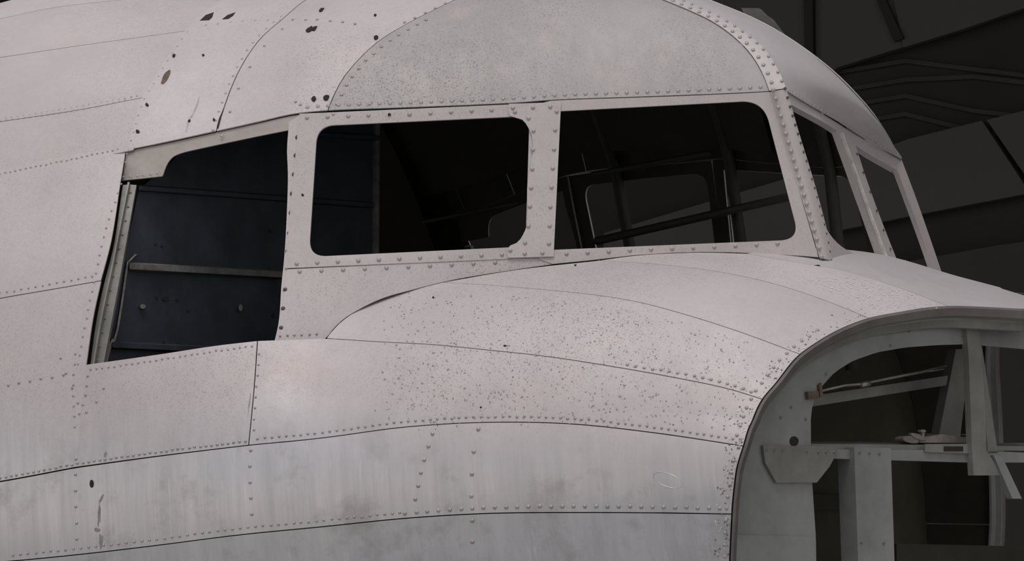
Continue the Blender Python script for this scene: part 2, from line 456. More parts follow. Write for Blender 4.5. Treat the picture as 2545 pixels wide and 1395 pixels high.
def rivets(px, S, r, lift, parent, material=None):
    """single rivets, one object each, sharing one mesh"""
    P, Nn = place_px(S, px, lift) if not isinstance(S, tuple) else (hit(np.array(px, float), *S)+S[1]*lift, np.repeat(S[1][None], len(px), 0))
    for p, n in zip(P, Nn):
        o = bpy.data.objects.new('rivet', dome_mesh(r, material or RIVET)); link(o, parent)
        o.location = p; o.rotation_mode = 'QUATERNION'; o.rotation_quaternion = Vector((0, 0, 1)).rotation_difference(Vector(n))
SMALL = []
def small(px, S, r, lift=.0005, material=None):
    P, Nn = place_px(S, px, lift)
    for p, n in zip(P, Nn): SMALL.append((p, n, r))
def flush_small(parent, material):
    V0, F0 = dome(.92, .42, 6); V0 = np.array(V0); V, F = [], []
    for p, n, r in SMALL:
        q = Vector((0, 0, 1)).rotation_difference(Vector(n)).to_matrix(); k = len(V)
        V += list((np.array(q) @ (V0*r).T).T+p); F += [tuple(i+k for i in f) for f in F0]
    o = mesh_obj('small_rivets', V, F, material, parent); o['kind'] = 'stuff'
    SMALL.clear(); return o
def along(pts, step, off=(0, 0), jit=0.0, start=0.0):
    p = np.array(pts, float)
    s = np.concatenate([[0], np.cumsum(np.linalg.norm(np.diff(p, axis=0), axis=1))])
    t = np.arange(start, s[-1], step)
    q = resample(p, 200); sq = np.concatenate([[0], np.cumsum(np.linalg.norm(np.diff(q, axis=0), axis=1))])
    out = np.stack([np.interp(t*sq[-1]/s[-1], sq, q[:, k]) for k in (0, 1)], -1)+np.array(off)
    return out+rnd.normal(0, jit, out.shape) if jit else out
rnd = np.random.default_rng(7)

def solid(name, front, back, material, parent, smooth=False):
    """prism between two matching 3D polygons"""
    n = len(front); V = [*front, *back]
    F = [tuple(range(n)), tuple(reversed(range(n, 2*n)))]+[((i+1) % n, i, n+i, n+(i+1) % n) for i in range(n)]
    o = mesh_obj(name, V, F, material, parent, smooth)
    bm = bmesh.new(); bm.from_mesh(o.data); bmesh.ops.recalc_face_normals(bm, faces=bm.faces); bm.to_mesh(o.data); bm.free()
    return o
def tube(name, pts, r, material, parent, seg=8):
    P = np.array(pts, float); V, F = [], []
    for i, p in enumerate(P):
        d = P[min(i+1, len(P)-1)]-P[max(i-1, 0)]; d = d/np.linalg.norm(d)
        a = np.cross(d, [0.13, .2, .97]); a /= np.linalg.norm(a); b = np.cross(d, a)
        V += [p+r*(math.cos(t)*a+math.sin(t)*b) for t in np.linspace(0, 2*math.pi, seg, endpoint=False)]
    for i in range(len(P)-1):
        F += [(i*seg+j, i*seg+(j+1) % seg, (i+1)*seg+(j+1) % seg, (i+1)*seg+j) for j in range(seg)]
    F += [tuple(reversed(range(seg))), tuple(range((len(P)-1)*seg, len(P)*seg))]
    return mesh_obj(name, V, F, material, parent)

# ---------------------------------------------------------------- the setting: an open-fronted hangar and its apron
def structure(o): o['kind'] = 'structure'; return o
def box(name, lo, hi, material, parent=None):
    x0, y0, z0 = lo; x1, y1, z1 = hi
    V = [(x0, y0, z0), (x1, y0, z0), (x1, y1, z0), (x0, y1, z0), (x0, y0, z1), (x1, y0, z1), (x1, y1, z1), (x0, y1, z1)]
    F = [(3, 2, 1, 0), (4, 5, 6, 7), (0, 1, 5, 4), (1, 2, 6, 5), (2, 3, 7, 6), (3, 0, 4, 7)]
    return mesh_obj(name, V, F, material, parent, False)
CONC = mat('apron_concrete', (.36, .355, .35), .85, 0, (1.2, .2), .2, 8)
HWALL = mat('dark_hangar_sheet', (.021, .020, .0195), .8, 0, (.8, .3), .1, 3)
HSHEET = mat('grey_hangar_sheet', (.080, .081, .075), .8, 0, (.5, .10))
HBEAM = mat('hangar_steel', (.036, .0355, .034), .7, .1, (2, .3))
DKBAR = mat('dark_bar', (.022, .021, .020), .8)
structure(box('floor', (-220, -300, -.2), (220, 9.2, 0), CONC))
wall_back = structure(box('wall_back', (-16, 9.0, 0), (16, 9.2, 9), HWALL))
wall_right = structure(box('wall_right', (7.2, 2.2, 0), (7.4, 9.0, 9), HWALL))
structure(box('wall_left', (-12, 2.2, 0), (-11.8, 9.0, 9), HWALL))
structure(box('ceiling', (-12, 2.2, 7.6), (7.4, 9.2, 7.8), HWALL))
def wray(px, y):
    """world point where the sight line of an image point meets the plane at depth y of the hangar"""
    r = (M @ ray(np.array(px, float)).T).T
    return CAM+r*((y-CAM[1])/r[:, 1])[:, None]
def wall_piece(name, px, y, th, material, parent):
    f = wray(px, y); b = f+np.array([0, th, 0]); return solid(name, f, b, material, parent)
# grey wall sheets, sloping with the roof truss, and the bars across them
wall_piece('wall_sheet', [(300, -160), (2002, -160), (2002, 330), (300, 640)], 8.90, .06, HSHEET, wall_back)
wall_piece('wall_sheet', [(2020, -160), (2330, -160), (2250, 115), (2080, 168), (2020, 225)], 8.90, .06, HSHEET, wall_back)
wall_piece('wall_sheet', [(2190, -160), (3300, -160), (3300, -150), (2700, -40), (2545, 20), (2385, 75), (2245, 118)], 8.88, .05, HSHEET, wall_back)
wall_piece('wall_sheet', [(1500, 580), (2150, 385), (2260, 345), (2440, 300), (2560, 480), (2300, 530), (1500, 690)], 8.90, .06, HSHEET, wall_back)
wall_piece('wall_sheet', [(2452, 298), (3300, 90), (3300, 380), (2575, 475)], 8.90, .06, HSHEET, wall_back)
wall_piece('wall_sheet', [(1500, 790), (2200, 660), (2480, 610), (3300, 500), (3300, 1500), (1500, 1500)], 8.90, .06, mat('lower_hangar_sheet', (.052, .051, .048), .8, 0, (.5, .1)), wall_back)
wall_piece('wall_bar', [(2170, -20), (2192, -20), (2245, 95), (2222, 104)], 8.86, .02, DKBAR, wall_back)
wall_piece('wall_bar', [(1995, -100), (2018, -100), (2022, 230), (2002, 240)], 8.86, .04, DKBAR, wall_back)
for k, (a, c, d) in enumerate(((118, 132, 172), (165, 150, 215), (205, 235, 268), (250, 285, 305))):
    wall_piece('purlin', [(2060, a+60), (2250, a+28), (2420, c+35), (2620, c+58), (2620, c+70), (2420, c+46), (2250, a+39), (2060, a+70)], 8.975, .015, HBEAM, wall_back)

# ---------------------------------------------------------------- the aircraft
aircraft = bpy.data.objects.new('aircraft', None); COL.objects.link(aircraft)
aircraft.location = ORIGIN; aircraft.rotation_euler = (0, -PITCH, 0)
aircraft['label'] = 'stripped bare-metal airliner nose and cockpit with open window frames'
aircraft['category'] = 'aircraft'

# forward edge of the skin, where the nose cap has been taken off
_ring = on(hull, [(2462, 764), (2368, 761), (2305, 765), (2242, 775), (2160, 791), (2100, 813), (2021, 857), (1989, 880), (1926, 955), (1895, 992), (1863, 1059), (1847, 1109), (1828, 1180), (1818, 1290), (1813, 1395)])
_o = np.argsort(_ring[:, 1]); _rt, _rx = _ring[_o, 1], _ring[_o, 0]
_keep = _rt < 84
_rt, _rx = np.concatenate([[-90, -45], _rt[_keep]]), np.concatenate([[.42, .54], _rx[_keep]])
xr = pchip2(np.concatenate([_rt, [88.5, 92, 97, 108, 126, 150, 200, 270]]), np.concatenate([_rx, [1.125, 1.14, 1.13, 1.06, .88, .76, .66, .42]]))
def ringuv(t0, t1, n=24):
    t = np.linspace(t0, t1, n); return np.stack([xr(t), t], -1)

# seams of the hull, as they run across the metal
F1 = [(552, 7), (502, 49), (461, 77), (417, 141), (389, 187), (354, 243), (332, 308), (313, 375), (301, 448), (274, 613), (251, 698), (233, 779), (214, 906)]
F1L = [(214, 906), (200, 1030), (188, 1162)]
SA = [(-90, 66), (0, 47), (117, 22), (330, -3), (520, -22)]
SB = [(-90, 156), (0, 143), (202, 113), (461, 77)]
SC = [(-90, 318), (0, 303), (198, 273), (354, 243)]
SD = [(-90, 459), (0, 442), (177, 405), (313, 377)]
SE = [(-90, 760), (0, 742), (150, 716), (251, 698)]
SF1 = [(-90, 1212), (0, 1198), (188, 1163)]
SF2 = [(188, 1163), (390, 1135), (618, 1107)]
SF3 = [(618, 1107), (800, 1089), (1006, 1062), (1212, 1050), (1419, 1054), (1625, 1076), (1847, 1109)]
SG = [(-90, 1404), (31, 1395), (195, 1379), (391, 1356), (586, 1331), (800, 1310), (1006, 1289), (1212, 1277), (1419, 1275), (1625, 1276), (1813, 1279)]
SH = [(811, 841), (944, 850), (1077, 857), (1200, 869), (1357, 886), (1514, 910), (1672, 938), (1829, 972), (1895, 993)]
SI = [(1102, 702), (1200, 708), (1326, 718), (1451, 730), (1577, 749), (1703, 782), (1829, 822), (1989, 881)]
SJ = [(1489, 648), (1609, 655), (1734, 668), (1860, 690), (2000, 729), (2084, 760), (2160, 791)]
SK = [(1854, 631), (2000, 656), (2083, 670), (2213, 708), (2301, 740), (2355, 761)]
BD = [(811, 841), (830, 817), (851, 797), (901, 765), (951, 742), (1021, 722), (1102, 702)]
BD2 = [(1102, 702), (1277, 672), (1489, 648)]
BD3 = [(1489, 648), (1577, 636), (1672, 630), (1750, 628), (1854, 631)]
OPB = [(214, 906), (391, 881), (551, 857), (640, 847)]
hl = lambda pts, n=30: on(hull, pts, n)
def sub(path, a, b):
    p = np.array(path, float); return p[(np.abs(p-np.array(a)).sum(1)).argmin():(np.abs(p-np.array(b)).sum(1)).argmin()+1]
sa, sb, sc, sd, se, sf1, sf2, sf3, sg = map(hl, (SA, SB, SC, SD, SE, SF1, SF2, SF3, SG))
sh, si, sj, sk = map(hl, (SH, SI, SJ, SK))
aft = lambda c: np.concatenate([[[-4.4, c[0][1]]], c])       # the tail side goes on beyond the frame
se, sf1, sg = map(aft, (se, sf1, sg))
f1 = lambda a, b: hl(sub(F1, a, b)[::-1], 14)
def lft(a, b): return np.stack([a, b])
def skin(b, t, l, r, nu=40, nv=14, **kw):
    return panel('skin_panel', kw.pop('S', hull), b, t, l, r, kw.pop('material', SKIN), aircraft, nu, nv, port=kw.pop('port', port_hull), **kw)
al = lambda pts, n=30: inverse(aft_hull, resample(pts, n), HULL_R)
tuck = lambda uv, d=.07: uv+np.array([d, 0])          # the strips run on under the edge of the roof skin
def tucked(path, d=.07):
    e = path[-1]+(path[-1]-path[-3])/max(path[-1][0]-path[-3][0], 1e-3)*d; return np.concatenate([path, [e]])
sa, sb, sc, sd = (aft(al(p)) for p in (SA, SB, SC, SD))
f1a = lambda a, b: al(sub(F1, a, b)[::-1], 14)
top_l, top_r = np.array([sa[0][0], 90.0]), np.array([-.80, 90.0])
sa_x = np.concatenate([sa, [[-.86, sa[-1][1]]]]); sb_x = tucked(sb, .10); sc_x, sd_x = tucked(sc, .05), tucked(sd, .02)
AK = dict(S=aft_hull)
skin(sa_x, np.stack([top_l, top_r]), lft(sa[0], top_l), lft(sa_x[-1], top_r), 80, 20, **AK)
skin(sb_x, sa_x, lft(sb[0], sa[0]), lft(sb_x[-1], sa_x[-1]), 80, 12, **AK)
skin(sc_x, sb_x, lft(sc[0], sb[0]), np.concatenate([[sc_x[-1]], tuck(f1a((461, 77), (354, 243)), .05)[2:-2], [sb_x[-1]]]), 80, 12, **AK)
skin(sd_x, sc_x, lft(sd[0], sc[0]), np.concatenate([[sd_x[-1]], tuck(f1a((354, 243), (313, 375)), .03)[2:-2], [sc_x[-1]]]), 80, 12, **AK)
skin(se, sd, lft(se[0], sd[0]), f1((313, 375), (251, 698)), 80, 18)
l1 = hl(F1L[::-1], 14)
skin(sf1, se, lft(sf1[0], se[0]), np.concatenate([l1, f1((251, 698), (214, 906))[1:]]), 80, 24, sides='btl')
vs1 = hl([(618, 1107), (632, 960), (640, 847)], 14)
skin(sf2, hl(OPB), l1, vs1, 30, 18, sides='btr')
h0 = sh[0]
skin(sf3, np.concatenate([hl([(640, 847), (725, 844), (811, 841)], 8)[:-1], sh]), vs1, ringuv(sf3[-1][1], sh[-1][1]), 70, 20)
skin(sg, np.concatenate([sf1, sf2[1:], sf3[1:]]), lft(sg[0], sf1[0]), ringuv(sg[-1][1], sf3[-1][1]), 150, 16)
skin(np.stack([[sg[0][0], -70], [xr(-70.0), -70]]), sg, lft(np.array([sg[0][0], -70]), sg[0]), ringuv(-70, sg[-1][1]), 150, 20)
skin(np.stack([[sg[0][0], -110], [xr(-70.0), -110]]), np.stack([[sg[0][0], -70], [xr(-70.0), -70]]), lft(np.array([sg[0][0], -110]), np.array([sg[0][0], -70])), lft(np.array([xr(-70.0), -110]), np.array([xr(-70.0), -70])), 20, 14, port=None)
skin(sh, si, hl(BD, 14), ringuv(sh[-1][1], si[-1][1]), 60, 18)
skin(si, sj, hl(BD2, 14), ringuv(si[-1][1], sj[-1][1]), 60, 16)
skin(sj, sk, hl(BD3, 14), ringuv(sj[-1][1], sk[-1][1]), 50, 14)
kk = 180-sk[-1][1]
cb0 = np.array([.585, 180-sk[0][1]])
skin(sk, np.stack([cb0, [xr(kk), kk]]), np.stack([sk[0], [.575, 80], [.585, 90], [.585, 100], cb0]), ringuv(sk[-1][1], kk), 40, 24, port=None, material=SKIN_SMOOTH)

# roof over the cockpit
F2 = [(538, 327), (553, 283), (573, 226), (601, 166), (647, 99), (709, 44)]
F3 = [(815, 276), (832, 234), (857, 190), (890, 151), (926, 116), (964, 88), (997, 69), (1027, 52), (1069, 31), (1127, 3)]
FS = [(1913, 228), (1897, 187), (1866, 137), (1822, 93), (1767, 55), (1712, 29), (1641, 0)]
cb = lambda pts, n=24: on(cabin, pts, n)
def to_crown(uv, n=26):
    d = uv[-1]-uv[-6]; d = d/max(d[1], 1e-3)
    e = uv[-1]+np.array([np.clip(d[0], -.9, .9)*.6, 1])*(2.0-uv[-1][1])
    k = 8; ext = np.stack([uv[-1]+(e-uv[-1])*s for s in np.linspace(0, 1, k)[1:]])
    return np.concatenate([uv, ext])
f1c = to_crown(cb([(313, 375), (332, 308), (354, 243), (389, 187), (417, 141), (461, 77)], 20))
f2c, f3c, fsc = to_crown(cb(F2)), to_crown(cb(F3)), to_crown(cb(FS))
def seam_px(x0, x1, n=30):
    x = np.linspace(x0, x1, n); return np.stack([x, seam_py(x)], -1)
for lc, rc, x0, x1, nu in ((f1c, f2c, 313, 538, 24), (f2c, f3c, 538, 815, 24), (f3c, fsc, 815, 1913, 70)):
    panel('roof_panel', cabin, on(cabin, seam_px(x0, x1)), np.stack([lc[-1], rc[-1]]), lc, rc, ROOF if x0 > 800 else SKIN, aircraft, nu, 40, lift=.003 if x0 < 400 else .002, port=port_cabin)

# side wall of the cockpit: two window frames, the plate between them, the jamb and the lower panel
ring_sheet('window_frame', cabin,
    [[(708, 668), (1345, 641)], [(1345, 641), (1345, 257)], [(1345, 257), (745, 284)], [(745, 284), (708, 668)]],
    rounded([(768, 640), (1306, 614), (1316, 289), (789, 314)], (42, 46, 40, 40)), FRAME, aircraft, m=31, lift=.003, thick=.006, port=port_cabin)
BE = [(1374, 657), (1467, 648), (1577, 635), (1672, 629), (1750, 627), (1822, 628), (2000, 637), (2034, 640)]
ring_sheet('window_frame', cabin,
    [BE, [(2034, 640), (1914, 230)], seam_px(1914, 1350, 24), [(1350, 256), (1340, 500), (1340, 659)]],
    rounded([(1372, 622), (1987, 596), (1897, 250), (1391, 277)], (4, 44, 52, 4)), FRAME, aircraft, m=31, lift=.003, thick=.006, port=port_cabin)
pl_l = cb([(1262, 643), (1261, 617), (1285, 606), (1302, 581), (1310, 470), (1316, 325), (1297, 298), (1266, 290), (1265, 260)], 40)
pl_r = cb([(1376, 640), (1382, 520), (1395, 256)], 40)
panel('pillar_plate', cabin, lft(pl_l[0], pl_r[0]), lft(pl_l[-1], pl_r[-1]), pl_l, pl_r, FRAME, aircraft, 6, 40, lift=.008, thick=.005, gap=.0003, port=port_cabin)
jl = cb([(682, 848), (690, 815), (700, 700), (703, 673), (713, 520), (715, 420), (713, 380), (718, 303)], 30)
jr = cb([(696, 846), (700, 815), (710, 720), (714, 668), (726, 520), (732, 433), (738, 360), (746, 284)], 30)
panel('door_jamb', cabin, lft(jl[0], jr[0]), lft(jl[-1], jr[-1]), jl, jr, FRAME, aircraft, 4, 30, lift=-.001, thick=.01, gap=0, port=port_cabin)
lpb = cb([(690, 847), (811, 841), (830, 817), (851, 797), (901, 765), (951, 742), (1021, 722), (1102, 702), (1277, 672), (1374, 658)], 60)
lpt = cb([(713, 669), (1000, 655), (1262, 644), (1374, 640)], 60)
lower_panel = panel('side_panel', cabin, lpb, lpt, lft(lpb[0], lpt[0]), lft(lpb[-1], lpt[-1]), SKIN, aircraft, 60, 12, lift=.001, gap=.001, port=port_cabin)
# pressed flange along the head of the open escape hatch
fl_t = cb(seam_px(313, 747), 40)
fl_b = on(cabin, resample([(301, 448), (350, 443), (403, 437), (407, 424), (413, 408), (420, 397), (429, 388), (441, 382), (460, 376), (501, 367), (580, 350), (652, 335), (718, 322)], 50, False))
panel('hatch_flange', cabin, fl_b, fl_t, lft(fl_b[0], fl_t[0]), lft(fl_b[-1], fl_t[-1]), FLANGE, aircraft, 60, 8, lift=-.004, thick=.004, gap=.0006, port=port_cabin)
# aft jamb channel of the hatch, set back under the skin
cl = hl([(214, 907), (233, 779), (251, 698), (274, 613), (301, 448)], 30)
cr = hl([(247, 905), (268, 800), (300, 640), (337, 448)], 30)
panel('jamb_channel', hull, lft(cl[0], cr[0]), lft(cl[-1], cr[-1]), cl, cr, JAMB, aircraft, 6, 30, lift=-.022, thick=.012, gap=0, port=port_hull)
cm = hl([(226, 905), (248, 780), (274, 660), (298, 540), (316, 448)], 30)
cm2 = hl([(230, 905), (252, 780), (278, 660), (302, 540), (321, 448)], 30)
panel('channel_lip', hull, lft(cm[0], cm2[0]), lft(cm[-1], cm2[-1]), cm, cm2, JAMB, aircraft, 3, 30, lift=-.008, thick=.014, gap=0)

# ---------------------------------------------------------------- windscreen: corner post, eyebrow, frame and centre bar
wa = cabin(*inverse(cabin, [(1955, 229)])[0]); wb = cabin(*inverse(cabin, [(2034, 640)])[0])+np.array([.012, .01, 0])
WN = np.cross(np.array([0, 1, -.0]), wa-wb); WN /= np.linalg.norm(WN); WN = WN if WN[0] > 0 else -WN
W0 = wa+WN*.004
wp = lambda px: hit(np.array(px, float), W0, WN)
def ribbon(name, A, Bc, material, thick=.01, cols=2, bulge=0.0, lift=0.0, n=24, **kw):
    A, Bc = resample(A, n, False), resample(Bc, n, False)
    s = np.linspace(0, 1, cols)[None, :, None]
    G = A[:, None]*(1-s)+Bc[:, None]*s
    if bulge:
        t = CAMA-G.mean((0, 1)); t /= np.linalg.norm(t)
        G = G+np.sin(np.pi*s)*bulge*t
    return sheet(name, G.reshape(-1, 3), gridf(n, cols), material, kw.pop('parent', aircraft), lift, thick, **kw)
cpl = cabin(*cb([(1914, 229), (1961, 392), (2000, 520), (2036, 640)], 24).T)
cpr = wp(resample([(1953, 222), (1987, 343), (2006, 405), (2040, 525), (2056, 590), (2066, 650)], 24))
corner_post = ribbon('corner_post', cpl, cpr, FRAME, .006, 6, .012, .004)
# strap over the roof joint, running up from the corner post
st_l = cabin(*fsc[:-4].T)
st_in = cb([(1953, 222), (1940, 190), (1921, 156), (1897, 123), (1852, 86), (1803, 54), (1745, 26), (1668, -8)], 24)
st_r = cabin(*to_crown(st_in)[:-4].T)
strap = ribbon('roof_strap', st_l, st_r, FRAME, .003, 5, .003, .006, 30)
# eyebrow: smooth brow from the strap round to the far side
EB = [(1953, 226), (2020, 268), (2087, 308), (2127, 334), (2180, 365), (2238, 397)]
eb_b = wp(resample(EB, 30))+WN*.004
SIL = [(2238, 397), (2214, 350), (2180, 300), (2132, 246), (2080, 192), (2035, 152), (1990, 117), (1885, 54), (1780, 10), (1700, -20), (1600, -55)]
yy = pchip([0, .15, .5, 1], [eb_b[-1][1], .20, .10, .02])
ss = resample(SIL, 30)
eb_r = np.stack([hit(p[None], np.array([0, float(yy(k/29)), 0]), np.array([0, 1.0, 0]))[0] for k, p in enumerate(ss)])
eb_r[0] = eb_b[-1]
eb_l = resample(np.concatenate([[eb_b[0]], st_r[1:]]), 30, False)
eb_t = np.stack([eb_l[-1]*(1-s)+eb_r[-1]*s for s in np.linspace(0, 1, 30)])
G = coons(eb_b, eb_t, eb_l, eb_r)
sg_ = np.linspace(0, 1, 30)
for i in range(30):
    w = min(1, i/6.0)
    A, Bq = eb_l[i], eb_r[i]; Lq = np.linalg.norm(Bq-A)
    tB = VDa*Lq*.9; tA = (Bq-A)*1.0+(np.array([.55, -.25, .75]))*Lq*.35
    H = np.stack([(2*s**3-3*s**2+1)*A+(s**3-2*s**2+s)*tA+(-2*s**3+3*s**2)*Bq+(s**3-s**2)*tB for s in sg_])
    G[i] = G[i]*(1-w)+H*w
sheet('brow_panel', G.reshape(-1, 3), gridf(30, 30), SKIN_SMOOTH, aircraft, 0, .004)
far = port_cabin(st_r)
far = resample(np.concatenate([[eb_b[-1]+np.array([-.02, .02, 0])], far[1:]]), 30, False)
lip_w = np.sin(np.pi*np.clip((np.arange(30)-.5)/13.0, 0, 1))[:, None]
ribbon('brow_panel', eb_r+lip_w*(VRa*.005+VUa*.0035+VDa*.012), far, SKIN_SMOOTH, .004, 4, 0, -.002, 30)
# windscreen frame (one thing with two openings), built from its rails
def wbar(name, a, b, th=.03, lift=.0, material=FRAME, n=16):
    A, Bq = wp(resample(a, n))+WN*lift, wp(resample(b, n))+WN*lift
    return ribbon(name, A, Bq, material, th, 2, n=n)
head_rail = wbar('windscreen_rail', [(1953, 226), (2087, 308), (2127, 334), (2238, 397)], [(1968, 260), (2087, 328), (2124, 358), (2240, 428)], .02, -.002)
centre_bar = wbar('windscreen_bar', [(2082, 322), (2110, 400), (2150, 512), (2203, 662)], [(2122, 352), (2150, 440), (2184, 535), (2236, 668)], .022, .002)
far_post = wbar('windscreen_post', [(2240, 397), (2275, 490), (2310, 590), (2350, 708)], [(2226, 414), (2258, 500), (2291, 590), (2332, 708)], .014, .001)
sill = wbar('windscreen_sill', [(2060, 651), (2085, 652), (2110, 653), (2170, 657), (2215, 668)], [(2050, 560), (2066, 586), (2084, 606), (2125, 632), (2200, 663)], .012, -.001)
wbar('windscreen_seal', [(2086, 332), (2112, 405), (2150, 514), (2204, 664)], [(2089, 331), (2115, 404), (2154, 513), (2209, 664)], .006, .008, mat('pale_seal_remnant', (.62, .60, .56), .6, 0, (40, .3), .4))
# bracket standing on the far side of the roof
br = hit(np.array([(1842, 20), (1884, 20), (1902, 38), (1915, 46), (1950, 92), (1940, 92), (1880, 60), (1850, 36)], float), np.array([0, .25, 0]), np.array([0, 1.0, 0]))
solid('roof_bracket', br, br+np.array([0, .02, 0]), RIM, aircraft)

# ---------------------------------------------------------------- rivets
BIGR = .0062
roof_main = [o for o in aircraft.children if o.name.startswith('roof_panel')]
wf = [o for o in aircraft.children if o.name.startswith('window_frame')]
sp = [o for o in aircraft.children if o.name.startswith('skin_panel')]
plate = [o for o in aircraft.children if o.name.startswith('pillar_plate')][0]
jamb = [o for o in aircraft.children if o.name.startswith('door_jamb')][0]
rivets(along(seam_px(765, 1905), 25.6, (0, -13)), cabin, BIGR, .002, roof_main[4])
rivets([(764, 294), (815, 292), (866, 290), (916, 288), (1018, 285), (1070, 283), (1121, 280), (1172, 277), (1222, 275)], cabin, BIGR, .003, wf[0])
rivets(along([(738, 657), (1000, 644), (1252, 634)], 51), cabin, BIGR, .003, wf[0])
rivets(along([(745, 676), (1000, 665), (1232, 653)], 54), cabin, BIGR, .001, lower_panel)
rivets([(1275, 271), (1325, 270), (1368, 268), (1280, 281), (1384, 280), (1314, 297), (1326, 328), (1325, 375), (1323, 423), (1320, 470), (1317, 516), (1313, 565), (1305, 606),
        (1380, 326), (1377, 374), (1374, 421), (1371, 468), (1368, 517), (1366, 564), (1364, 608), (1268, 625), (1304, 633), (1348, 631)], cabin, BIGR, .008, plate)
rivets(along([(1408, 632), (1600, 622), (1800, 614), (1984, 604)], 52.5)[:12], cabin, BIGR, .003, wf[2])
rivets([(739, 341), (735, 386), (731, 433), (726, 481), (723, 529), (719, 579), (715, 624), (709, 720), (704, 767), (699, 815)], cabin, .0065, .0, jamb, RIVET_D)
def on3(curve, k, r, lift_dir, parent, off=0.0, material=None):
    c = resample(curve, k, False)
    for p in c:
        o = bpy.data.objects.new('rivet', dome_mesh(r, material or RIVET)); link(o, parent); o.location = p+lift_dir*.003
        o.rotation_mode = 'QUATERNION'; o.rotation_quaternion = Vector((0, 0, 1)).rotation_difference(Vector(lift_dir))
tocam = CAMA-wa; tocam /= np.linalg.norm(tocam)
side_n = np.array([.35, -.93, .12]); side_n /= np.linalg.norm(side_n)
on3(cpl*.78+cpr*.22+side_n*.012, 20, BIGR, side_n, corner_post)
on3(cpl*.04+cpr*.96+side_n*.005, 20, .0045, side_n, corner_post, material=RIVET_D)
stn = np.array([.3, -.7, .65]); stn /= np.linalg.norm(stn)
m_ = len(st_l)
on3((resample(st_l, 30, False)*.72+resample(st_r, 30, False)*.28)[1:26]+stn*.006, 17, .0055, stn, strap)
on3((resample(st_l, 30, False)*.08+resample(st_r, 30, False)*.92)[1:26]+stn*.006, 17, .0045, stn, strap)
rivets([(2128, 384), (2143, 430), (2160, 478), (2176, 525), (2193, 573), (2210, 620)], (W0, WN), .004, .004, centre_bar, RIVET_D)
for t in np.linspace(.03, .97, 34):
    p = resample(EB, 101)[int(t*100)]+np.array([2, -7]); 
    pos = hit(p[None], W0+WN*.012, WN)[0]; SMALL.append((pos, WN, .0035))
# rows along seams (small flush rivets) are real domes joined in one part
rows = [
    (hull, [(0, 300), (198, 268), (350, 240)], 15, (0, -3), .0028), (hull, [(0, 436), (177, 400), (310, 371)], 13, (0, -4), .0034),
    (hull, [(0, 737), (150, 710), (246, 692)], 18, (0, -8), .0036), (hull, [(320, 365), (430, 345), (540, 318), (640, 296), (740, 274)], 15, (0, -1), .0042),
    (hull, [(0, 1195), (188, 1160), (390, 1130), (616, 1102)], 14, (0, -6), .0045), (hull, [(640, 1098), (800, 1082), (1006, 1055), (1212, 1043), (1419, 1047), (1625, 1069), (1840, 1100)], 18, (0, -7), .0042),
    (hull, [(31, 1390), (195, 1373), (391, 1350), (586, 1324), (800, 1304), (1006, 1283)], 19, (0, -9), .0044), (hull, [(1006, 1283), (1212, 1270), (1419, 1267), (1625, 1268), (1800, 1271)], 28, (0, -7), .0062),
    (hull, [(225, 915), (391, 890), (551, 866), (640, 853)], 15, (0, 5), .0034), (hull, [(190, 905), (200, 850), (232, 690), (262, 560), (298, 455)], 23, (4, 0), .0032),
    (hull, [(188, 880), (182, 960), (186, 1062)], 26, (0, 0), .0036), (hull, [(20, 958), (90, 944), (158, 932)], 28, (0, 0), .0045), (hull, [(188, 1140), (187, 1220), (190, 1340)], 40, (0, 0), .005),
    (hull, [(637, 880), (629, 970), (622, 1085)], 27, (8, 0), .0036), (hull, [(622, 1120), (622, 1200), (626, 1300)], 40, (0, 0), .0052),
    (hull, [(214, 935), (205, 1000), (185, 1040)], 24, (4, 0), .004), (hull, [(150, 890), (170, 940), (205, 1030)], 40, (0, 0), .004), (hull, [(258, 965), (232, 1010), (207, 1030)], 38, (0, 0), .004),
    (hull, [(1075, 1078), (1052, 1150), (1030, 1250)], 34, (0, 0), .006), (hull, [(1188, 1068), (1178, 1120), (1172, 1180), (1170, 1240)], 56, (0, 0), .0065), (hull, [(1173, 1295), (1174, 1348)], 52, (0, 0), .0068),
    (hull, [(1560, 908), (1700, 930), (1829, 960), (1885, 980)], 21, (0, 0), .0050),
    (hull, [(1815, 1385), (1818, 1290), (1830, 1180), (1840, 1130)], 30, (-14, 0), .0055), (hull, [(1850, 1090), (1885, 1000), (1926, 940), (1980, 880), (2060, 822)], 24, (-18, -8), .0055),
    (cabin, F2, 24, (-8, -2), .0045), (cabin, F2, 62, (14, 12), .0045), (cabin, F3[:-1], 26, (14, 8), .0055), (cabin, [(1010, 68), (1060, 44), (1127, 12)], 28, (-4, -10), .005),
    (cabin, [(512, 66), (560, 60), (610, 54), (700, 52), (760, 50), (830, 54), (890, 62)], 31, (0, 0), .0045),
    (cabin, F1[2:8], 22, (6, 4), .0036),
    (cabin, [(307, 440), (345, 438), (395, 433)], 17, (0, 0), .004), (cabin, [(316, 385), (310, 415)], 20, (0, 0), .0032),
    (cabin, [(697, 836), (740, 834), (800, 831)], 18, (0, 0), .0035), (cabin, [(735, 254), (752, 264)], 14, (0, 0), .005),
]
for S_, pts, step, off, r_ in rows:
    small(along(pts, step, off, .6), S_, r_, .001 if S_ is hull else .003)
flush_small(aircraft, RIVET)
# rivets on the hatch channel
small([(p[0], p[1]) for p in along([(232, 890), (258, 760), (284, 640), (312, 520), (322, 465)], 36)], hull, .004, -.021)
flush_small(aircraft, RIVET_G)

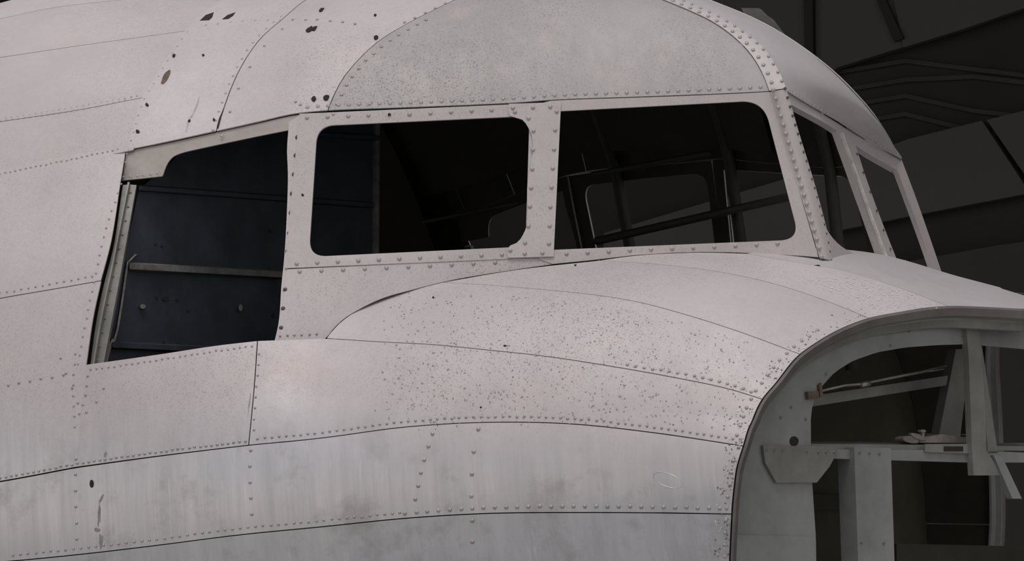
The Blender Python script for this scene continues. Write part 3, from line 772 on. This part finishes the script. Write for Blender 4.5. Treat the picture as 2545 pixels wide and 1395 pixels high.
# ---------------------------------------------------------------- torn patches, missing fasteners, dents
CHIP_G = mat('scuffed_metal', (.27, .27, .285), .6, .3, (40, .3))
def blotch(name, pts, S, material, lift=.0035, parent=aircraft, thick=.002):
    q = np.array(pts, float); c = q.mean(0); uv = inverse(S, np.concatenate([[c], q])); P = S(uv[:, 0], uv[:, 1])
    n = len(q); return sheet(name, P, [(0, 1+i, 1+(i+1) % n) for i in range(n)], material, parent, lift, thick, material, False)
def oval(cx, cy, a, b, rot=0, n=10, rough=.0):
    t = np.linspace(0, 2*np.pi, n, endpoint=False); k = 1+rnd.normal(0, rough, n) if rough else 1
    c, s = math.cos(rot), math.sin(rot); x, y = a*np.cos(t)*k, b*np.sin(t)*k
    return np.stack([cx+c*x-s*y, cy+s*x+c*y], -1)
blotch('hole', oval(413, 194, 20, 7, -1.05, 14, .05), cabin, BROWN)
blotch('hole', [(497, 54), (512, 40), (532, 33), (528, 46), (520, 53)], cabin, DARK)
blotch('hole', [(552, 51), (566, 40), (586, 33), (580, 42), (568, 50)], cabin, DARK)
for cx, cy, a, b in ((433, 141, 5, 3.5), (366, 263, 4, 5), (343, 329, 4, 5.5), (800, 27, 7, 3.5), (770, 76, 10, 5), (782, 73, 7, 4), (935, 96, 6, 5), (933, 40, 3.5, 2.5), (780, 248, 7, 6), (812, 245, 8, 5.5),
                     (506, 140, 3, 3), (471, 303, 4, 3), (533, 300, 3.5, 4), (968, 286, 4, 4), (753, 486, 3, 3)):
    blotch('hole', oval(cx, cy, a, b, -.6, 10, .12), cabin, DARK, .0045)  # dark discs on top of the skin, hole shade painted
for cx, cy, a, b, ro in ((246, 1285, 4, 26, .1), (250, 1345, 5, 16, .05), (243, 1318, 7, 5, .4), (262, 1130, 3, 9, .1), (620, 1000, 1.2, 26, .12), (252, 1240, 3, 10, .5)):
    blotch('scuff', oval(cx, cy, a, b, ro, 14, .25), hull, CHIP_G, .0006, thick=.0005)
for cx, cy, a, b in ((228, 1203, 5, 10), (1077, 740, 2.5, 2.5), (1195, 1013, 2.5, 2), (1430, 660, 3, 2), (1255, 860, 4, 2)):
    blotch('hole', oval(cx, cy, a, b, 0, 12), hull, DARK, .0012)
blotch('crack', [(540, 318), (546, 296), (552, 283), (556, 272), (549, 300), (543, 322)], cabin, DARK, .0045)
blotch('crack', [(462, 330), (466, 306), (474, 292), (490, 262), (497, 240), (494, 262), (478, 294), (469, 310), (465, 330)], cabin, FLANGE, .0035)
_d = []
for t in np.linspace(0, 2*np.pi, 28):
    _d.append((1660+38*math.cos(t)*math.cos(.35)-16*math.sin(t)*math.sin(.35), 1194+38*math.cos(t)*math.sin(.35)+16*math.sin(t)*math.cos(.35)))
P_, N_ = place_px(hull, _d, .0002)
tube('dent_ridge', P_, .0007, SKIN_SMOOTH, aircraft, 6)

def chips(name, px, S, material, r0, r1, lift=.0012):
    uv = inverse(S, px); P = S(uv[:, 0], uv[:, 1]); N = snormal(S, uv); V, F = [], []
    for p, n in zip(P, N):
        a = np.cross(n, [0, 0, 1.0]); a /= np.linalg.norm(a)+1e-9; c = np.cross(n, a); k = len(V); m = rnd.integers(4, 7); rot = rnd.uniform(0, 6.3); r = rnd.uniform(r0, r1); asp = rnd.uniform(.35, .9)
        for t in np.linspace(0, 2*np.pi, m, endpoint=False):
            q = r*rnd.uniform(.6, 1.2); x, y = q*math.cos(t), q*asp*math.sin(t); V.append(p+n*lift+a*(x*math.cos(rot)-y*math.sin(rot))+c*(x*math.sin(rot)+y*math.cos(rot)))
        F.append(tuple(range(k, k+m)))
    o = mesh_obj(name, V, F, material, aircraft, False); o['kind'] = 'stuff'; return o
CHIP_D = mat('corrosion_spot', (.17, .15, .14), .8); CHIP_M = mat('worn_spot', (.33, .31, .31), .7); CHIP_P = mat('pale_flake', (.78, .74, .73), .5)
def near(path, n, lo, hi):
    q = resample(path, 400); d = np.gradient(q, axis=0); d /= np.linalg.norm(d, axis=1, keepdims=True); nn = np.stack([d[:, 1], -d[:, 0]], -1)
    k = rnd.integers(0, 400, n); return q[k]+nn[k]*(lo+(hi-lo)*rnd.random(n)[:, None]**1.5)
EDGE = [(1816, 1385), (1820, 1290), (1830, 1180), (1848, 1109), (1864, 1059), (1896, 992), (1927, 955), (1990, 880), (2022, 857), (2100, 813), (2160, 791)]
chips('corrosion_spots', near(EDGE, 170, 6, 42), hull, CHIP_D, .0012, .0034)
chips('pale_flakes', near(EDGE, 150, 6, 46), hull, CHIP_P, .0012, .0032)
_k = [p for p in rnd.uniform((2010, 690), (2340, 768), (700, 2)) if p[1] > 668+.29*(p[0]-2080)+8 and p[1] < 760-(2160-p[0])*.30 - 6 or (p[0] > 2160 and 675+.30*(p[0]-2090)+8 < p[1] < 790-(p[0]-2160)*.13-12)]
chips('pale_flakes', np.array(_k), hull, CHIP_P, .0014, .0040)
_k = [p for p in rnd.uniform((950, 725), (1860, 1060), (900, 2)) if p[1] > 715+.00021*(p[0]-1100)**2+12]
chips('worn_spots', np.array(_k), hull, CHIP_M, .0012, .0034)
_k = np.array(_k)[:170]; chips('corrosion_spots', _k+rnd.uniform(-30, 30, _k.shape)*[1, .3]+[0, 14], hull, CHIP_D, .0009, .0026)

# ---------------------------------------------------------------- behind the hatch: the blue bulkhead with its stiffeners
BNv = np.array([math.cos(.26), -math.sin(.26), 0.0]); B0 = np.array([-.98, -.86, .6])
bp_ = lambda px, d=0.0: hit(np.array(px, float), B0+BNv*d, BNv)
bulk = solid('bulkhead', bp_([(262, 930), (304, 660), (346, 470), (430, 400), (500, 300), (942, 250), (938, 660), (936, 930)]), bp_([(262, 930), (304, 660), (346, 470), (430, 400), (500, 300), (942, 250), (938, 660), (936, 930)])-BNv*.02, BLUE, aircraft)
def stiff(a, b, h=14, d=.02, material=BLUE):
    f = bp_([a, b, (b[0], b[1]+h), (a[0], a[1]+h)], d); bk = bp_([(a[0], a[1]-3), (b[0], b[1]-3), (b[0], b[1]+h+4), (a[0], a[1]+h+4)], .0)
    return solid('stiffener', f, bk, material, bulk)
stiff((345, 462), (925, 505), 10, .015); stiff((322, 655), (705, 676), 14, .022, BLUE_LIT); stiff((280, 852), (720, 872), 12, .018)
stiff((790, 330), (944, 338), 10, .02)
e = bp_([(934, 300), (944, 300), (942, 660), (932, 660)], .012); solid('edge_strip', e, e-BNv*.03, BLUE_LIT, bulk)  # paler strip paints the lit edge of the bulkhead
def seal(pts, w):
    a = np.array(pts, float); return solid('sealant', bp_(np.concatenate([a-[w, 0], (a+[w, 0])[::-1]]), .006), bp_(np.concatenate([a-[w, 0], (a+[w, 0])[::-1]]), .0), SEAL, bulk)
seal([(318, 650), (312, 690), (302, 760), (292, 820), (284, 846)], 2.5); seal([(318, 652), (330, 640), (338, 632)], 3); seal([(284, 842), (270, 870), (262, 900)], 5)
for (cx, cy, a, b) in ((355, 762, 7, 6), (598, 765, 5, 9)):
    q = oval(cx, cy, a, b); solid('stud', bp_(q, .012), bp_(q, 0), STEEL, bulk)
for (cx, cy, a, b) in ((412, 743, 9, 6), (390, 740, 3, 3), (440, 745, 3, 3), (467, 772, 2.5, 2.5), (408, 850, 3, 3), (387, 608, 2.5, 2.5), (403, 612, 2.5, 2.5), (672, 575, 4, 4), (680, 785, 4, 6)):
    q = oval(cx, cy, a, b); solid('bolt_hole', bp_(q, .003), bp_(q, 0), DARK, bulk)  # raised dark discs, the depth of each hole painted as shade
# cockpit floor and the partition ahead of it keep the inside dark; ribs of the far wall
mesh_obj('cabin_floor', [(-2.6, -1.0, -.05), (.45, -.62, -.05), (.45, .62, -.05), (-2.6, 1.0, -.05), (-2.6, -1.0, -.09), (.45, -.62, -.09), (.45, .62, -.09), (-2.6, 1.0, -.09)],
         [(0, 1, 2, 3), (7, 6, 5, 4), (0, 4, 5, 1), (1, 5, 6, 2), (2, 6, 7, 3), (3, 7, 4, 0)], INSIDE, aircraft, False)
def light_block(name, S, us, vs_, d):  # unseen inner shell, added to stop light leaking through the skin seams
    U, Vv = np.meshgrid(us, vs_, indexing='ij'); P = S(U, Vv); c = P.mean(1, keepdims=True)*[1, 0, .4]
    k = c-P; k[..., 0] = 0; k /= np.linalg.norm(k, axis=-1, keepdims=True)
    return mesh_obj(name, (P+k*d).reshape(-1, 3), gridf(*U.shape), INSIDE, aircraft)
light_block('roof_light_block', cabin, np.linspace(-1.3, .30, 24), np.linspace(1.06, 2.93, 24), .03)
light_block('hull_light_block', hull, np.linspace(-4.4, .05, 30), np.linspace(148, 268, 20), .05)
light_block('hull_light_block', hull, np.linspace(-4.4, -1.12, 16), np.linspace(20, 160, 24), .06)
RIB = mat('dim_rib_paint', (.035, .036, .032), .7, 0, (8, .3))
for x_ in (-.35, .12, .5):
    pts = [cabin(x_, v) for v in np.linspace(2.25, 3.9, 14)]
    tube('far_wall_rib', [np.array(p)+np.array([0, -.02, 0]) for p in pts], .018, RIB, aircraft, 6)
def far_rail(a, b, y, w=.018):
    p = hit(np.array([a, b], float), np.array([0, y, 0]), np.array([0, 1.0, 0])); tube('far_wall_rail', p, w, RIB, aircraft, 6)
far_rail((1050, 552), (1290, 505), .45, .007); far_rail((1470, 434), (1765, 380), .42, .008); far_rail((1480, 600), (1960, 490), .40, .012)

# ---------------------------------------------------------------- the open nose: rim, web, posts and shelf
t_all = np.concatenate([np.linspace(-88, 90, 90), np.linspace(92, 268, 90)])
Q = hull(xr(t_all), t_all)
cen = np.stack([np.full(len(Q), 0.0)+Q[:, 0], np.zeros(len(Q)), np.full(len(Q), -.28)], -1)
inw = cen-Q; inw[:, 0] = 0; inw /= np.linalg.norm(inw, axis=1, keepdims=True)
fw = np.array([1.0, 0, .12]); fw /= np.linalg.norm(fw)
# the web stands in a flat plane just behind the rim
vis = (t_all > -16) & (t_all < 88)
Qv = (Q+inw*.05+np.array([1.0, 0, .1])*-.03)[vis]; c0 = Qv.mean(0); _, _, vt = np.linalg.svd(Qv-c0); NW = vt[2] if vt[2][0] > 0 else -vt[2]
_sd = ((Qv-c0) @ NW).min(); c0 = c0+NW*(_sd*.6)
fw = NW
def sweep(name, prof, material):
    rows_ = [Q+inw*a+fw*b for a, b in prof]; n = len(Q); V = np.concatenate(rows_); F = []
    for i in range(len(prof)-1):
        F += [(i*n+j, i*n+j+1, (i+1)*n+j+1, (i+1)*n+j) for j in range(n-1)]
    return sheet(name, V, F, material, aircraft, 0, .003, material, smooth=False)
sweep('nose_rim', [(.000, .004), (.006, .010), (.026, .008), (.030, .003)], RIM)
sweep('rim_groove', [(.030, .003), (.031, -.018), (.036, -.020)], GREEN)
sweep('rim_flange', [(.036, -.020), (.056, -.022), (.058, -.030)], GREEN2)
np_ = lambda px, d=0.0: hit(np.array(px, float), c0+NW*d, NW)
def flat(name, px, d, th, material, parent):
    f = np_(px, d); return solid(name, f, f-NW*th, material, parent)
wo_px = resample(proj((Q+inw*.05+fw*-.03)[(t_all > -22) & (t_all < 104)]), 60)
wi_px = resample([(2030, 1480), (2028, 1340), (2016, 1160), (2015, 1040), (2020, 1003), (2036, 968), (2075, 925), (2120, 897), (2180, 876), (2250, 864), (2330, 858), (2403, 856), (2545, 868), (2600, 878)], 60, False)
web = sheet('nose_web', np.concatenate([np_(wo_px), np_(wo_px*.5+wi_px*.5), np_(wi_px)]), gridf(3, 60), GREEN, aircraft, 0, .006, GREEN2, False)
def lamina(px, name='rivet'): pass
wr = [(1966, 1013), (1940, 1039), (2002, 1042), (2053, 930), (2213, 860), (2394, 840), (1955, 1355), (2015, 1357)]
for p in wr:
    o = bpy.data.objects.new('rivet', dome_mesh(.0045, RIVET_G)); link(o, web); o.location = np_([p], .0005)[0]; o.rotation_mode = 'QUATERNION'
    o.rotation_quaternion = Vector((0, 0, 1)).rotation_difference(Vector(NW))
flat('hole', oval(1974, 1097, 11, 12, 0, 16), .0015, .002, DARK, web); flat('hole', oval(2259, 821, 4, 5, 0, 6), .0015, .002, DARK, web)
gus = flat('gusset_plate', [(1897, 1108), (2085, 1110), (2078, 1130), (2062, 1160), (2030, 1200), (1930, 1200), (1902, 1150)], .010, .008, GREEN2, aircraft)
for p in [(1905, 1119), (1924, 1120), (1945, 1119), (2004, 1122), (2033, 1123), (2053, 1123), (2073, 1124)]:
    o = bpy.data.objects.new('rivet', dome_mesh(.0045, RIVET_G)); link(o, gus); o.location = np_([p], .0105)[0]; o.rotation_mode = 'QUATERNION'
    o.rotation_quaternion = Vector((0, 0, 1)).rotation_difference(Vector(NW))
beam = flat('shelf_beam', [(1990, 1116), (2410, 1120), (2562, 1126), (2562, 1150), (2412, 1150), (1990, 1138)], -.004, .02, GREEN, aircraft)
sh_f = np_([(2016, 1104), (2562, 1110)], -.02); sh_b = np_([(2016, 1097), (2562, 1102)], -.22)
solid('nose_shelf', np.array([sh_f[0], sh_f[1], sh_b[1], sh_b[0]]), np.array([sh_f[0], sh_f[1], sh_b[1], sh_b[0]])-np.array([0, 0, .012]), GREEN2, aircraft)
blk = flat('shelf_post', [(2123, 1112), (2214, 1114), (2226, 1480), (2136, 1480)], .012, .06, GREEN, aircraft)
for p in [(2136, 1124), (2160, 1126), (2185, 1127), (2140, 1348), (2196, 1350)]:
    o = bpy.data.objects.new('rivet', dome_mesh(.005, RIVET_G)); link(o, blk); o.location = np_([p], .0125)[0]; o.rotation_mode = 'QUATERNION'
    o.rotation_quaternion = Vector((0, 0, 1)).rotation_difference(Vector(NW))
post = flat('centre_post', [(2402, 809), (2432, 812), (2438, 870), (2448, 1000), (2452, 1120), (2478, 1160), (2488, 1182), (2420, 1182), (2416, 1120), (2408, 900)], .014, .02, GREEN2, aircraft)
flat('post_flange', [(2430, 812), (2441, 864), (2460, 990), (2480, 1126), (2455, 1128), (2446, 1000), (2436, 870)], -.004, .05, GREEN2, aircraft)
flat('brace_strut', [(2470, 1132), (2490, 1134), (2540, 1240), (2516, 1240)], .02, .02, GREEN, aircraft)
flat('lower_panel', [(1830, 1330), (2026, 1335), (2030, 1480), (1826, 1480)], .006, .006, GREEN, aircraft)
flat('lower_tray', [(2228, 1352), (2560, 1359), (2560, 1480), (2230, 1480)], -.12, .03, INSIDE, aircraft)
# things seen through the web: sloping bar, leaning post, lining
def deep(name, px, d, th, material):
    return flat(name, px, -d, th, material, aircraft)
deep('cross_bar', [(2012, 985), (2356, 934), (2352, 958), (2018, 1011)], .16, .03, GREEN2)
deep('rear_post', [(2376, 868), (2412, 868), (2385, 1100), (2330, 1100)], .20, .03, GREEN2)
rod = np_([(2040, 972), (2100, 958), (2140, 955), (2212, 940), (2290, 925), (2352, 908)], -.12)
tube('control_rod', rod, .004, STEEL, aircraft, 8)
tube('cable_clamp', np_([(2140, 957), (2150, 955), (2160, 953)], -.118), .008, STEEL, aircraft, 8)
flat('pipe_clip', [(2008, 974), (2034, 972), (2036, 990), (2010, 993)], .012, .03, BROWN, aircraft)
flat('pipe_clip', [(2036, 958), (2042, 952), (2046, 984), (2038, 988)], .008, .02, BROWN, aircraft)
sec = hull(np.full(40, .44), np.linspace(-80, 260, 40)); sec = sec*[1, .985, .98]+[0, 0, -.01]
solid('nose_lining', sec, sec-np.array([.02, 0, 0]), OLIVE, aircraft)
# loose lever fitting on the shelf: a thing of its own
lever = bpy.data.objects.new('lever_fitting', None); COL.objects.link(lever)
lever['label'] = 'dusty metal lever fitting lying on the shelf inside the open nose'; lever['category'] = 'fitting'
lever.location = M @ np_([(2330, 1112)], -.06)[0]+ORIGIN
Li = Matrix.Translation(-lever.location)
def lev(name, px, d, th, material=STEEL):
    f = (M @ np_(px, d).T).T+ORIGIN; b = (M @ (np_(px, d)-NW*th).T).T+ORIGIN; L0 = np.array(lever.location)
    return solid(name, f-L0, b-L0, material, lever)
lev('lever_arm', [(2290, 1090), (2340, 1080), (2412, 1088), (2414, 1101), (2290, 1101), (2282, 1098)], -.05, .05, STEELD)
lev('hub', oval(2266, 1093, 22, 9, .15, 14), -.05, .03, STEELD)
lev('hub_cap', oval(2282, 1086, 20, 6, .4, 12), -.048, .01, STEELD)
lev('bolt', oval(2295, 1072, 7, 4, 0, 8), -.06, .012, STEELD)
lev('bolt_stem', [(2292, 1074), (2298, 1074), (2298, 1088), (2292, 1088)], -.062, .008, STEELD)
flat('shelf_bracket', [(2300, 1104), (2414, 1104), (2414, 1128), (2300, 1124)], .002, .004, GREEN2, aircraft)
flat('slot', [(2346, 1110), (2394, 1110), (2394, 1122), (2346, 1122)], .003, .002, DARK, aircraft)  # dark plate on the bracket, painted with the slot's shade
if BAD: print('MISSED', BAD)
bulk['label'] = 'dark blue riveted bulkhead seen through the open hatch'
web['label'] = 'grey-green primed ring plate inside the open nose'
